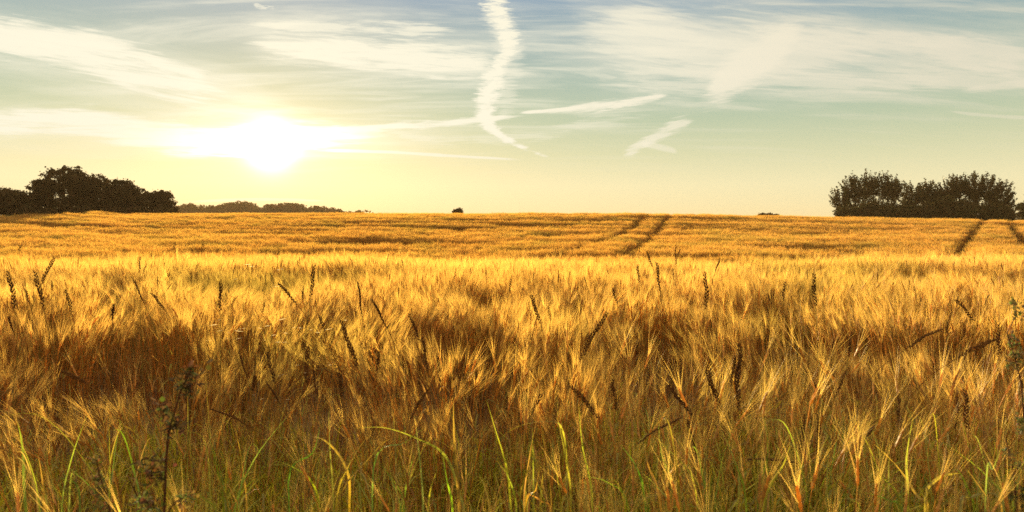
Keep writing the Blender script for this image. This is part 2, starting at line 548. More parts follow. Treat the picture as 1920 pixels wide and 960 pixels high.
def stalk(mb, R, x, y, lean, h, fat, awn_w, n_awn, detail):
    tone = R.uniform(0.62, 1.12)
    gr = R.random() < 0.12
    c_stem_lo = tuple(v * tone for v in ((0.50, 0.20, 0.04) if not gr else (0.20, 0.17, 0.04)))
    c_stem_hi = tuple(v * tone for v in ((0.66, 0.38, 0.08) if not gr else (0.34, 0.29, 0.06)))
    c_ear = tuple(v * tone for v in (0.60, 0.33, 0.075))
    c_awn = tuple(v * tone for v in (0.88, 0.60, 0.18)) if detail else tuple(v * tone for v in (0.76, 0.46, 0.115))
    b = Vector((x, y, -0.03))
    tip = Vector((x + lean[0] * h, y + lean[1] * h, h))
    mid = Vector((x + lean[0] * h * 0.25, y + lean[1] * h * 0.25, h * 0.6))
    P = bez(b, mid, tip, 5 if detail else 3)
    k = len(mb.v)
    mb.tube(P, [fat * (1.25 - 0.6 * i / (len(P) - 1)) for i in range(len(P))], (0, 0, 0), 3)
    n = len(mb.v) - k
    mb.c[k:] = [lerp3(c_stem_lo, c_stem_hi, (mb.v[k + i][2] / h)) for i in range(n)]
    t = (P[-1] - P[-2]).normalized()
    nod = Vector((R.gauss(lean[0] * 1.4, 0.14), R.gauss(lean[1] * 1.4, 0.14), 0))
    ax = (t + nod).normalized()
    L = R.uniform(0.06, 0.085)
    side = ax.cross(Vector((R.gauss(0, 1), R.gauss(0, 1), R.gauss(0, 1)))).normalized()
    oth = ax.cross(side)
    rr = 0.0045 * (1.0 if detail else 1.35)
    if detail:
        rings = 7
        E = [tip + ax * (L * i / (rings - 1)) for i in range(rings)]
        rad = [rr * (0.35, 1.0, 0.72, 1.05, 0.7, 0.8, 0.2)[i] for i in range(rings)]
        mb.tube(E, rad, c_ear, 4)
    else:
        E = [tip, tip + ax * L * 0.5, tip + ax * L]
        mb.tube(E, [rr * 0.5, rr, rr * 0.3], c_ear, 3)
    for i in range(n_awn):
        f = R.uniform(0.05, 1.0)
        q = tip + ax * (L * f)
        sgn = 1 if i % 2 else -1
        d_ = (ax + side * sgn * R.uniform(0.02, 0.34) + oth * R.gauss(0, 0.10)).normalized()
        La = R.uniform(0.11, 0.18)
        bend = Vector((lean[0], lean[1], -0.12)) * 0.22 * La
        e = q + d_ * La + bend
        m_ = q + d_ * La * 0.5
        wv = d_.cross(Vector((R.gauss(0, 1), R.gauss(0, 1), R.gauss(0, 0.6)))).normalized() * awn_w
        if detail:
            mb.add([q - wv, q + wv, m_ + wv * 0.6, m_ - wv * 0.6, e], [(0, 1, 2, 3), (3, 2, 4)], c_awn)
        else:
            mb.add([q - wv, q + wv, e], [(0, 1, 2)], c_awn)
    # flag leaves
    for j in range(2 if detail else 1):
        if R.random() < 0.28:
            f = R.uniform(0.35, 0.8)
            q = b.lerp(tip, f)
            a = R.uniform(0, 6.28)
            o = Vector((math.cos(a), math.sin(a), 0))
            Lf = R.uniform(0.10, 0.20)
            pts = bez(q, q + o * Lf * 0.4 + Vector((0, 0, Lf * 0.6)), q + o * Lf * 0.9 + Vector((0, 0, Lf * R.uniform(-0.4, 0.6))), 4)
            cl = R.choice([(0.42, 0.25, 0.07), (0.30, 0.16, 0.045), (0.33, 0.30, 0.06)])
            mb.ribbon(pts, [0.006, 0.008, 0.006, 0.001], cl)


def gauss2(R, s):
    return (R.gauss(0, s), R.gauss(0, s))


CS = 0.42
crop_coll = bpy.data.collections.new('barley_sources')
R = random.Random(11)
N_NEAR, N_FAR, N_GREEN = 8, 6, 3
for i in range(N_NEAR + N_FAR + N_GREEN):
    mb = MB()
    bl = gauss2(R, 0.085)
    if i < N_NEAR:
        for k in range(44):
            l = (bl[0] + R.gauss(0, 0.045), bl[1] + R.gauss(0, 0.045))
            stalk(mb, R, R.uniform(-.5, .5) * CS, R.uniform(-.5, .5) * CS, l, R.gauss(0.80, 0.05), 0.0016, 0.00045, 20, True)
    elif i < N_NEAR + N_FAR:
        for k in range(36):
            l = (bl[0] + R.gauss(0, 0.08), bl[1] + R.gauss(0, 0.08))
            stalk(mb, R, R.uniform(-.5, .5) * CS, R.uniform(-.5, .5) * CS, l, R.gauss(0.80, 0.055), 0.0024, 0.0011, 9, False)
    else:
        # greener, shorter plants of the wheel tracks
        for k in range(50):
            x, y = R.uniform(-.5, .5) * CS, R.uniform(-.5, .5) * CS
            hh = R.uniform(0.25, 0.5)
            o = gauss2(R, 0.12)
            pts = bez(Vector((x, y, 0)), Vector((x, y, hh * .7)), Vector((x + o[0], y + o[1], hh)), 4)
            mb.ribbon(pts, [0.007, 0.009, 0.007, 0.001], R.choice([(0.10, 0.11, 0.025), (0.15, 0.13, 0.03), (0.18, 0.12, 0.03)]))
    mb.build('tuft_%02d' % i, M_CROP, link=False)
    crop_coll.objects.link(bpy.data.objects['tuft_%02d' % i])

# wheel tracks traced on the slope
def hit(x, y, over=0.8):
    r = ray(x, y)
    lo = None
    d = np.linspace(22, 90, 3000)
    z = EYE + r.z * d - (ground(r.x * d, d) + over)
    s = np.where(z <= 0)[0]
    k = s[0] if len(s) else np.argmin(np.abs(z))
    return (r.x * d[k], d[k])


TR = [
    [(1212, 405), (1203, 412), (1185, 430), (1150, 447), (1100, 462), (1040, 480), (960, 496)],
    [(1256, 405), (1247, 415), (1232, 434), (1208, 458), (1160, 486)],
    [(1840, 420), (1822, 438), (1806, 460), (1790, 488)],
    [(1896, 422), (1900, 436), (1920, 456), (1960, 480)],
]
tracks = []
for T in TR:
    pts = [hit(*p) for p in T]
    d0 = np.array(pts[0]) - np.array(pts[1])
    d0 = d0 / max(np.linalg.norm(d0), 1e-6)
    pts = [tuple(np.array(pts[0]) + d0 * 14)] + pts
    tracks.append(pts)


def seg_dist(px, py, pts):
    best = np.full(px.shape, 1e9)
    for (ax, ay), (bx, by) in zip(pts[:-1], pts[1:]):
        vx, vy = bx - ax, by - ay
        t = np.clip(((px - ax) * vx + (py - ay) * vy) / (vx * vx + vy * vy + 1e-9), 0, 1)
        best = np.minimum(best, np.hypot(px - ax - t * vx, py - ay - t * vy))
    return best


def scatter_object(name, P, ROT, SCL, IDX, coll, mat=None):
    me = bpy.data.meshes.new(name)
    me.vertices.add(len(P))
    me.vertices.foreach_set('co', np.asarray(P, dtype=np.float32).ravel())
    for nm, ty, arr, key in (('rot', 'FLOAT_VECTOR', ROT, 'vector'), ('scl', 'FLOAT_VECTOR', SCL, 'vector'), ('idx', 'INT', IDX, 'value')):
        a = me.attributes.new(nm, ty, 'POINT')
        a.data.foreach_set(key, np.asarray(arr, dtype=np.int32 if ty == 'INT' else np.float32).ravel())
    o = bpy.data.objects.new(name, me)
    ROOT.objects.link(o)
    t = bpy.data.node_groups.new(name + '_scatter', 'GeometryNodeTree')
    t.interface.new_socket('Geometry', in_out='INPUT', socket_type='NodeSocketGeometry')
    t.interface.new_socket('Geometry', in_out='OUTPUT', socket_type='NodeSocketGeometry')
    gi = t.nodes.new('NodeGroupInput'); go_ = t.nodes.new('NodeGroupOutput')
    ip = t.nodes.new('GeometryNodeInstanceOnPoints')
    ci = t.nodes.new('GeometryNodeCollectionInfo')
    ci.inputs['Collection'].default_value = coll
    ci.inputs['Separate Children'].default_value = True
    ci.inputs['Reset Children'].default_value = True
    ip.inputs['Pick Instance'].default_value = True

    def attr(nm, ty):
        n = t.nodes.new('GeometryNodeInputNamedAttribute')
        n.data_type = ty
        n.inputs['Name'].default_value = nm
        return n.outputs['Attribute']
    t.links.new(gi.outputs[0], ip.inputs['Points'])
    t.links.new(ci.outputs[0], ip.inputs['Instance'])
    t.links.new(attr('idx', 'INT'), ip.inputs['Instance Index'])
    t.links.new(attr('rot', 'FLOAT_VECTOR'), ip.inputs['Rotation'])
    t.links.new(attr('scl', 'FLOAT_VECTOR'), ip.inputs['Scale'])
    t.links.new(ip.outputs[0], go_.inputs[0])
    md = o.modifiers.new('scatter', 'NODES')
    md.node_group = t
    return o


step = CS * 0.80
gx = np.arange(-75, 75, step); gy = np.arange(2.6, 90, step)
PX, PY = np.meshgrid(gx, gy)
PX = PX.ravel() + rng.uniform(-.5, .5, PX.size) * step * 0.7
PY = PY.ravel() + rng.uniform(-.5, .5, PY.size) * step * 0.7
edge = 3.15 - 0.55 * np.clip((0.5 - PX) / 0.5, 0, 1) + 0.5 * (fbm(PX / 1.3, PX * 0 + 2.2, 3) - 0.5) * 2
m = (np.abs(PX) < 0.80 * PY + 2.0) & (PY > edge)
# the crop ends on the left flank, where a green meadow begins
m &= ~((PX < -0.60 * PY) & (PY > 66) & (PX / PY < -0.62))
PX, PY = PX[m], PY[m]
thin = rng.random(len(PX)) < np.clip(0.36 + (PY - 3.6) / 7.0, 0.36, 1.0)
PX, PY, EDG = PX[thin], PY[thin], edge[m][thin]
N = len(PX)
td = np.min([seg_dist(PX, PY, T) for T in tracks], axis=0)
track = (td < 0.41) & (PY > 24)
idx = np.where(PY < 17, rng.integers(0, N_NEAR, N), N_NEAR + rng.integers(0, N_FAR, N))
idx[track] = N_NEAR + N_FAR + rng.integers(0, N_GREEN, track.sum())
# uneven growth: long low hollows across the view
hol = fbm(PX / 6.0 + 40 + 0.25 * PY, (PY + 2.5 * fbm(PX / 9 + 5, PY / 9 + 2, 2)) / 2.1 + 3, 4)
hol2 = fbm(PX / 1.1 + 9, PY / 0.7 + 13, 2)
sz = 1.0 + 0.30 * (hol - 0.5) + np.where(PY < 16, 0.24, 0.22) * (hol2 - 0.5) - 0.22 * np.clip((hol - 0.60) / 0.12, 0, 1) * 0
sz -= np.where(PY > 16, 0.34, 0.12) * np.clip((0.43 - hol) / 0.08, 0, 1) * np.clip((fbm(PX / 11 + 7, PY / 6 + 31, 2) - 0.30) / 0.2, 0, 1)
sz += 0.16 * (rng.random(N) - 0.5)
front_fade = np.clip((PY - EDG) / 1.5, 0, 1)
sz *= 0.78 + 0.22 * front_fade
sz[track] *= 0.5
sxy = 1.0 + rng.uniform(-.08, .08, N)
ROT = np.stack([rng.normal(0, 0.05, N) + 0.10 * (fbm(PX / 3, PY / 3, 2) - 0.5), 0.25 * (fbm(PX / 4 + 20, PY / 3 + 4, 2) - 0.5) + rng.normal(0, 0.04, N), rng.uniform(-math.pi, math.pi, N)], 1)
SCL = np.stack([sxy, sxy, sz], 1)
P = np.stack([PX, PY, ground(PX, PY) - 0.01], 1)
field = scatter_object('barley_crop', P, ROT, SCL, idx, crop_coll)
tag(field, 'ripe golden barley with long awns filling the whole field up to the crest', 'barley', kind='stuff')
print('barley tufts', N)


def drop(x, y, z):
    return Vector((x, y, z))


# ------------------------------------------------------------------ green verge at the field edge
vg = bpy.data.collections.new('verge_sources')
R = random.Random(23)
GREENS = [(0.50, 0.52, 0.03), (0.62, 0.60, 0.035), (0.34, 0.40, 0.03), (0.60, 0.54, 0.05), (0.66, 0.44, 0.08)]
for i in range(6):
    mb = MB()
    for k in range(46):
        x, y = R.gauss(0, 0.10), R.gauss(0, 0.10)
        a = R.uniform(0, 6.28); o = Vector((math.cos(a), math.sin(a), 0))
        hh = R.uniform(0.16, 0.50); out = hh * R.uniform(0.1, 0.8)
        b = Vector((x, y, -0.01))
        w = R.uniform(0.003, 0.010)
        pts = bez(b, b + o * out * 0.25 + Vector((0, 0, hh)), b + o * out + Vector((0, 0, hh * R.uniform(0.5, 1.0))), 7)
        mb.ribbon(pts, [w * q for q in (0.7, 0.95, 1, 0.95, 0.75, 0.45, 0.05)], R.choice(GREENS))
    for k in range(4):
        stalk(mb, R, R.gauss(0, .1), R.gauss(0, .1), gauss2(R, 0.08), R.uniform(0.30, 0.62), 0.0013, 0.0004, 14, True)
    o_ = mb.build('verge_tuft_%02d' % i, M_GRASS, link=False)
    vg.objects.link(o_)
n = 1300
vx = rng.uniform(-3.6, 3.8, n); vy = rng.uniform(1.9, 4.1, n)
keepm = (np.abs(vx) < 0.8 * vy + 0.8)
dens_ = np.where(vx > 0.25, 1.0, 0.45)
dens_ = np.where((vx < -1.6), 0.28, dens_)
keepm &= rng.random(n) < dens_
keepm &= (vy > 2.35) | (rng.random(n) < 0.5)
vx, vy = vx[keepm], vy[keepm]
n = len(vx)
sc_ = rng.uniform(0.65, 1.25, n) * np.where(vx > 0.25, 1.08, 0.90)
verge = scatter_object('verge_grass', np.stack([vx, vy, ground(vx, vy)], 1),
                       np.stack([rng.normal(0, .08, n), rng.normal(0, .08, n), rng.uniform(-3.1, 3.1, n)], 1),
                       np.stack([sc_] * 3, 1), rng.integers(0, 6, n), vg)
tag(verge, 'mixed green and straw grass along the near edge of the barley', 'grass', kind='stuff')

# far left meadow
n = 2600
vx = rng.uniform(-66, -38, n); vy = rng.uniform(64, 90, n)
keepm = (vx / vy < -0.60)
vx, vy = vx[keepm], vy[keepm]; n = len(vx)
mead = scatter_object('meadow_grass', np.stack([vx, vy, ground(vx, vy)], 1),
                      np.stack([rng.normal(0, .08, n), rng.normal(0, .08, n), rng.uniform(-3.1, 3.1, n)], 1),
                      np.stack([np.full(n, 2.0), np.full(n, 2.0), np.full(n, 0.9)], 1), N_NEAR + N_FAR + rng.integers(0, N_GREEN, n), crop_coll)
tag(mead, 'short dark green meadow on the slope under the left tree clump', 'grass', kind='stuff')

# ------------------------------------------------------------------ ryegrass spikes standing over the crop
RYE_C = [(0.065, 0.024, 0.008), (0.085, 0.034, 0.011), (0.050, 0.019, 0.008)]


def spike(mb, pts, fat, R):
    """zigzag of spikelets either side of a thin axis"""
    col = R.choice(RYE_C)
    mb.tube(pts, [fat * 0.22] * len(pts), col, 3)
    L = sum((pts[i + 1] - pts[i]).length for i in range(len(pts) - 1))
    nk = max(12, int(L / 0.0066))
    face = Vector((R.gauss(0, 1), R.gauss(0, .4), 0)).normalized()
    for i in range(nk):
        f = (i + 0.4) / nk * (len(pts) - 1)
        j = min(int(f), len(pts) - 2)
        p = pts[j].lerp(pts[j + 1], f - j)
        t = (pts[j + 1] - pts[j]).normalized()
        s_ = (face - t * face.dot(t)).normalized() * (1 if i % 2 else -1)
        tp = math.sin(math.pi * (0.12 + 0.80 * i / nk)) ** 0.5
        ln = R.uniform(.012, .021) * tp * (fat / 0.0042) ** 0.5
        d = (t * 0.90 + s_ * R.uniform(0.12, 0.42)).normalized()
        c0 = p + s_ * fat * 0.25
        P_ = [c0, c0 + d * ln * 0.4 + s_ * fat * 0.35, c0 + d * ln]
        mb.tube(P_, [fat * 0.40, fat * 0.80 * tp, fat * 0.06], lerp3(col, (0.16, 0.075, 0.03), R.random() * 0.6), 4)


RYE = [  # tip, foot of the spike, thickness
    (15, 509, 29, 579, 1), (66, 510, 83, 583, 1), (101, 483, 78, 532, 1), (47, 542, 56, 570, .8), (124, 542, 135, 590, 1), (213, 570, 211, 601, 1.7),
    (248, 521, 272, 572, 1), (283, 549, 310, 583, 1), (413, 526, 413, 586, 1), (521, 531, 558, 572, 1), (590, 498, 582, 557, 1), (671, 530, 679, 590, 1),
    (598, 590, 609, 619, 1), (15, 594, 25, 623, 1), (275, 495, 268, 513, .7), (262, 482, 262, 510, .5), (697, 562, 727, 617, 1), (996, 554, 1014, 609, 1.6),
    (1138, 585, 1087, 676, 1.5), (767, 589, 788, 641, 1), (792, 633, 802, 692, 1), (640, 601, 670, 688, 1.4), (1212, 471, 1224, 502, .9), (1231, 492, 1238, 546, 1),
    (1267, 459, 1267, 502, .8), (1275, 467, 1269, 486, .8), (1350, 484, 1341, 510, .9), (1322, 510, 1325, 581, 1), (1148, 540, 1158, 570, .8), (1035, 560, 1036, 577, .9),
    (968, 676, 955, 716, 1), (845, 670, 864, 716, 1.1), (1196, 498, 1198, 530, .6), (1525, 510, 1529, 574, 1), (1471, 528, 1469, 565, .7), (1792, 562, 1828, 603, 1),
    (116, 697, 165, 722, 1.5), (575, 649, 575, 720, 1.5), (448, 662, 465, 712, 1), (489, 641, 465, 675, 1), (478, 705, 474, 735, 1.1), (499, 716, 525, 757, 1.1),
    (395, 767, 465, 799, 1.1), (502, 660, 515, 720, 1), (587, 694, 594, 739, 1), (639, 694, 639, 750, 1), (690, 645, 694, 690, 1), (711, 660, 707, 697, 1),
    (1070, 724, 1125, 787, 1.1), (1149, 712, 1155, 769, 1), (1275, 784, 1196, 832, 1.3), (1252, 722, 1297, 780, 1.3), (1014, 739, 997, 776, 1), (802, 731, 769, 787, 1),
    (1326, 694, 1348, 761, 1.7), (1386, 645, 1384, 769, 2.0), (1378, 667, 1371, 724, 1), (1562, 641, 1560, 690, 1.1), (1597, 622, 1590, 671, 1), (1762, 618, 1702, 652, 1.1),
    (1811, 600, 1804, 641, 1), (1871, 636, 1796, 671, 1.2), (1873, 607, 1873, 667, 1), (1586, 697, 1567, 742, 1), (1511, 776, 1500, 844, 1.2), (1534, 780, 1532, 855, 1.1),
    (1796, 746, 1792, 810, 1.1), (1809, 731, 1815, 806, 1.1), (1644, 787, 1609, 840, 1.2), (1404, 862, 1500, 870, 1.5), (1684, 742, 1687, 802, 1.1), (1290, 787, 1305, 862, 1.3),
]


def zone(x):
    for lim, s_ in ((200, 'below biggest left tree'), (340, 'below the left clump end'), (470, 'just left of the sun'), (620, 'under the sun'),
                    (760, 'below the distant woods'), (930, 'below lone far bush'), (1110, 'below tall vapour trail'), (1290, 'below the twin tracks'),
                    (1480, 'right of the twin tracks'), (1700, 'below right tree group'), (1850, 'below right wheel track')):
        if x < lim:
            return s_
    return 'at right edge'


labels = {}
recs = []
for t in RYE:
    x0, y0, x1, y1, th = t
    lean = x0 - x1
    ln = math.hypot(x0 - x1, y0 - y1)
    sh = 'thick' if th > 1.25 else ('thin' if th < 0.95 else 'slender')
    le = 'leaning left' if lean < -6 else ('leaning right' if lean > 6 else 'upright')
    if abs(lean) > 45:
        le = 'bowed ' + ('left' if lean < 0 else 'right')
    hz = 'tip above crop' if y0 < 515 else ('amid pale awns' if y0 < 610 else ('over dark front stems' if y0 > 690 else 'in nearer awns'))
    recs.append([t, f'{sh} dark grass spike {le}, {hz}, {zone(x0)}'])
from collections import Counter, defaultdict
cnt = Counter(r[1] for r in recs)
grp = defaultdict(list)
for r in recs:
    grp[r[1]].append(r)
ORD = ['leftmost', 'second', 'third', 'fourth', 'fifth']
for k, v in grp.items():
    if len(v) > 1:
        for i, r in enumerate(sorted(v, key=lambda r: r[0][0])):
            r[1] = (ORD[i] + ' ' if i == 0 else ORD[i] + ' from left ') + r[1].replace('dark grass spike ', 'spike ')
R = random.Random(3)
for (x0, y0, x1, y1, th), lab in recs:
    ln = math.hypot(x0 - x1, y0 - y1)
    real = (0.13 + 0.03 * th if ln > 40 else 0.11) * 0.84
    d = min(max(real * F / ln, 2.5), 8.5)
    if y0 > 685: d = min(d, 2.7)
    tip = at(x0, y0, d)
    for _ in range(20):               # nearer or farther until its height is believable
        if tip.z > 1.37 and d < 9: d *= 1.06
        elif tip.z < 0.50 and d > 2.2: d *= 0.96
        tip = at(x0, y0, d)
    low = at(x1, y1, d + R.uniform(-.02, .02))
    dr = (tip - low)
    foot = Vector((low.x - dr.x * 0.9 * min(1.0, low.z) - R.uniform(-.03, .03), low.y + R.uniform(-.05, .05), 0))
    foot.z = gz(foot.x, foot.y) - 0.02
    stem = bez(foot, low - dr.normalized() * low.z * 0.5, low, 9)
    mid = (tip + low) / 2 + Vector((0, 0, 0.10 * abs(dr.x)))
    sp = bez(low, mid, tip, 9)
    wob = R.uniform(0, 6.28); wl = (tip - low).length
    for i in range(1, 8):
        sp[i] += Vector((math.sin(wob + i * 0.9), math.cos(wob + i), 0)) * wl * 0.018
    root = empty('ryegrass_stalk', foot)
    tag(root, lab, 'grass spike', 'dark ryegrass spikes standing over the barley')
    ms = MB(); ms.tube(stem, [0.0014] * 5 + [0.0011] * 4, R.choice([(0.20, 0.11, 0.03), (0.17, 0.14, 0.035), (0.14, 0.06, 0.02)]), 4)
    shift(ms, foot).build('stem', M_RYE, root)
    mh = MB(); spike(mh, sp, 0.0040 * (0.75 + 0.42 * th), R)
    shift(mh, foot).build('seed_head', M_RYE, root)

# small repeats sunk in the crop
for k in range(170):
    y_ = R.uniform(3.9, 13.0); x_ = R.uniform(-0.78, 0.78) * y_
    hgt = R.uniform(0.84, 1.10)
    foot = Vector((x_, y_, gz(x_, y_) - 0.02))
    a = R.gauss(0, 0.12); b2 = R.gauss(0, 0.08)
    low = foot + Vector((a * hgt * .7, b2 * hgt, hgt))
    tip = low + Vector((a, b2, 1)).normalized() * R.uniform(0.07, 0.13)
    root = empty('ryegrass_stalk', foot)
    tag(root, 'small thin grass spike just topping the barley awns', 'grass spike', 'small grass spikes scattered through the barley')
    ms = MB(); ms.tube(bez(foot, foot + Vector((0, 0, hgt * .6)), low, 6), 0.0012, (0.20, 0.12, 0.03), 3)
    shift(ms, foot).build('stem', M_RYE, root)
    mh = MB(); spike(mh, [low, (low + tip) / 2 + Vector((R.gauss(0, .004), 0, 0)), tip], 0.0036, R)
    shift(mh, foot).build('seed_head', M_RYE, root)

# ------------------------------------------------------------------ broad green leaves of the verge, plant by plant
YG = (0.50, 0.50, 0.045); GR = (0.26, 0.33, 0.035); OL = (0.36, 0.36, 0.05); ST = (0.55, 0.40, 0.09)
CLUMPS = [
    ('yellow-green grass plant arching a long leaf to the left, below the sun', 2.75, [
        ([(480, 826), (560, 819), (610, 826), (650, 880), (655, 960)], .012, YG), ([(616, 770), (618, 840), (625, 960)], .012, OL), ([(510, 862), (550, 876), (585, 905), (600, 965)], .009, YG),
        ([(690, 815), (650, 880), (630, 950)], .011, YG), ([(540, 905), (585, 850), (600, 800)], .010, GR)]),
    ('grass plant with a long leaf bending over the brown front stems, left of centre', 2.6, [
        ([(665, 803), (720, 802), (780, 822), (835, 855), (862, 930), (865, 980)], .013, YG), ([(700, 880), (760, 830), (800, 800)], .009, OL), ([(630, 960), (700, 850), (735, 820)], .009, GR)]),
    ('grass plant with one broad upright pale blade, left of centre', 2.5, [
        ([(850, 745), (852, 830), (862, 975)], .016, OL), ([(830, 850), (838, 900), (850, 975)], .010, YG)]),
    ('grass plant holding a slim leaning blade, below lone far bush', 2.7, [
        ([(912, 750), (930, 810), (950, 880), (960, 975)], .010, YG), ([(918, 838), (970, 800), (1030, 790), (1052, 800), (1062, 850), (1066, 960)], .009, OL)]),
    ('yellow-green grass plant with fanned blades, below tall vapour trail', 2.55, [
        ([(975, 960), (990, 880), (1000, 830)], .010, GR), ([(1045, 780), (1060, 860), (1070, 960)], .010, OL), ([(985, 960), (1004, 920), (1010, 880)], .010, YG), ([(930, 860), (955, 900), (970, 970)], .009, GR),
        ([(1085, 760), (1092, 840), (1110, 960)], .010, YG)]),
    ('dense green grass plant with crossing blades, centre right', 2.6, [
        ([(1210, 960), (1195, 880), (1160, 830)], .011, GR), ([(1240, 960), (1215, 870), (1208, 825)], .013, YG), ([(1250, 960), (1285, 870), (1300, 800)], .011, YG), ([(1270, 960), (1240, 850), (1235, 790)], .010, GR), ([(1180, 960), (1140, 905), (1085, 892)], .010, OL)]),
    ('green grass plant under the bent straw spike, right of centre', 2.5, [
        ([(1400, 960), (1380, 870), (1350, 800)], .011, GR), ([(1420, 960), (1440, 850), (1430, 770)], .010, GR), ([(1430, 960), (1470, 870), (1482, 830)], .013, YG), ([(1380, 965), (1420, 890), (1490, 808)], .008, OL), ([(1445, 965), (1500, 880), (1560, 850)], .009, GR)]),
    ('grass plant with a long stiff blade reaching up left, below the right trees', 2.45, [
        ([(1625, 820), (1680, 872), (1720, 930), (1740, 970)], .012, YG), ([(1712, 782), (1700, 860), (1702, 960)], .012, OL), ([(1650, 960), (1675, 890), (1720, 870)], .010, GR), ([(1640, 870), (1660, 900), (1690, 965)], .009, GR)]),
    ('grass plant with curled over pale leaf, lower right', 2.35, [
        ([(1800, 862), (1850, 930), (1880, 975)], .013, OL), ([(1735, 965), (1755, 900), (1800, 888), (1812, 893)], .013, OL), ([(1880, 832), (1862, 880), (1850, 900)], .009, ST), ([(1800, 965), (1820, 932), (1860, 925), (1885, 945)], .014, OL)]),
    ('grass plant with a broad blade beside the left frame side', 2.6, [
        ([(32, 790), (42, 840), (50, 975)], .013, GR), ([(85, 860), (100, 910), (115, 970)], .010, OL), ([(150, 940), (120, 900), (100, 895)], .009, GR)]),
    ('grass plant with narrow blades behind the large mugwort', 2.9, [
        ([(352, 730), (352, 830), (350, 960)], .009, YG), ([(345, 808), (385, 830), (395, 960)], .008, OL), ([(420, 960), (405, 870), (385, 790)], .010, GR), ([(440, 960), (470, 905), (520, 882)], .009, YG), ([(385, 700), (392, 800), (400, 960)], .006, GR)]),
    ('thin green grass plant rising through the awns near the twin spikes', 3.1, [
        ([(1110, 800), (1130, 870), (1140, 965)], .009, GR), ([(1080, 965), (1130, 880), (1180, 838)], .008, OL), ([(1130, 765), (1140, 850), (1150, 965)], .008, YG)]),
]
R = random.Random(78)
MORE = [(70, 'left corner'), (215, 'between the two left mugwort sprigs'), (455, 'just right of the tall mugwort'), (760, 'behind the arched pale leaf'), (1020, 'behind the fanned blades'),
        (1165, 'between the thin plant and the dense plant'), (1330, 'just right of the dense plant'), (1405, 'just right of the brown nodding spike foot'), (1520, 'below the right bare skyline'),
        (1580, 'below the near end of the right trees'), (1665, 'behind the stiff leaning blade'), (1770, 'behind the curled pale leaf'), (1850, 'near the right corner'), (1905, 'against the right corner mugwort')]
for cx_, where in MORE:
    lv = []
    for q in range(R.randint(8, 13)):
        bx_ = cx_ + R.gauss(0, 26); sw = R.gauss(0, 50); ty = R.uniform(775, 930)
        kx = bx_ + sw * .35
        p_ = [(bx_, 975), (kx, (975 + ty) / 2 - 10), (bx_ + sw, ty)]
        if R.random() < .35:
            p_.append((bx_ + sw * 1.9, ty + R.uniform(0, 35)))
        lv.append((p_[::-1] if p_[-1][1] < 975 else p_, R.uniform(.004, .010), R.choice([GR, GR, OL, OL, YG, ST])))
    CLUMPS.append(('leafy green grass plant at the frame bottom, ' + where, R.uniform(2.4, 2.85), lv))
R = random.Random(77)
for lab, d, leaves in CLUMPS:
    d *= 0.92
    lx = [l[0][-1][0] if l[0][-1][1] > l[0][0][1] else l[0][0][0] for l in leaves]
    bx = at(sum(lx) / len(lx), 960, d).x
    foot = Vector((bx, d, gz(bx, d)))
    root = empty('grass_clump', foot)
    tag(root, lab, 'grass clump', 'green grass plants in the verge')
    for px, w, col in leaves:
        if px[0][1] < px[-1][1]:
            px = px[::-1]                      # from the base upwards
        pw = [at(x, y, d + 0.05 * math.sin(i * 1.3 + w * 900)) for i, (x, y) in enumerate(px)]
        b0 = pw[0]
        base_ = Vector((b0.x * 0.6 + foot.x * 0.4, d, foot.z))
        ctrl = [base_] + pw
        # smooth through the points
        pts = []
        for i in range(len(ctrl) - 1):
            p0 = ctrl[max(i - 1, 0)]; p1 = ctrl[i]; p2 = ctrl[i + 1]; p3 = ctrl[min(i + 2, len(ctrl) - 1)]
            for q in range(5):
                t = q / 5
                pts.append(0.5 * ((2 * p1) + (p2 - p0) * t + (2 * p0 - 5 * p1 + 4 * p2 - p3) * t * t + (3 * p1 - p0 - 3 * p2 + p3) * t ** 3))
        pts.append(ctrl[-1])
        n_ = len(pts)
        wd = [w * 0.74 * (0.55 + 0.45 * math.sin(math.pi * min(1, i / n_ + 0.12))) * (1 if i < n_ * .55 else max(0.03, (n_ - 1 - i) / (n_ * .45))) for i in range(n_)]
        mb = MB()
        mb.ribbon(pts, wd, tuple(min(1, v * R.uniform(0.5, 1.1)) for v in col), side=Vector((0.75, R.uniform(-.5, .5), R.uniform(-.1, .6))), fold=0.35)
        shift(mb, foot).build('leaf', M_GRASS, root)

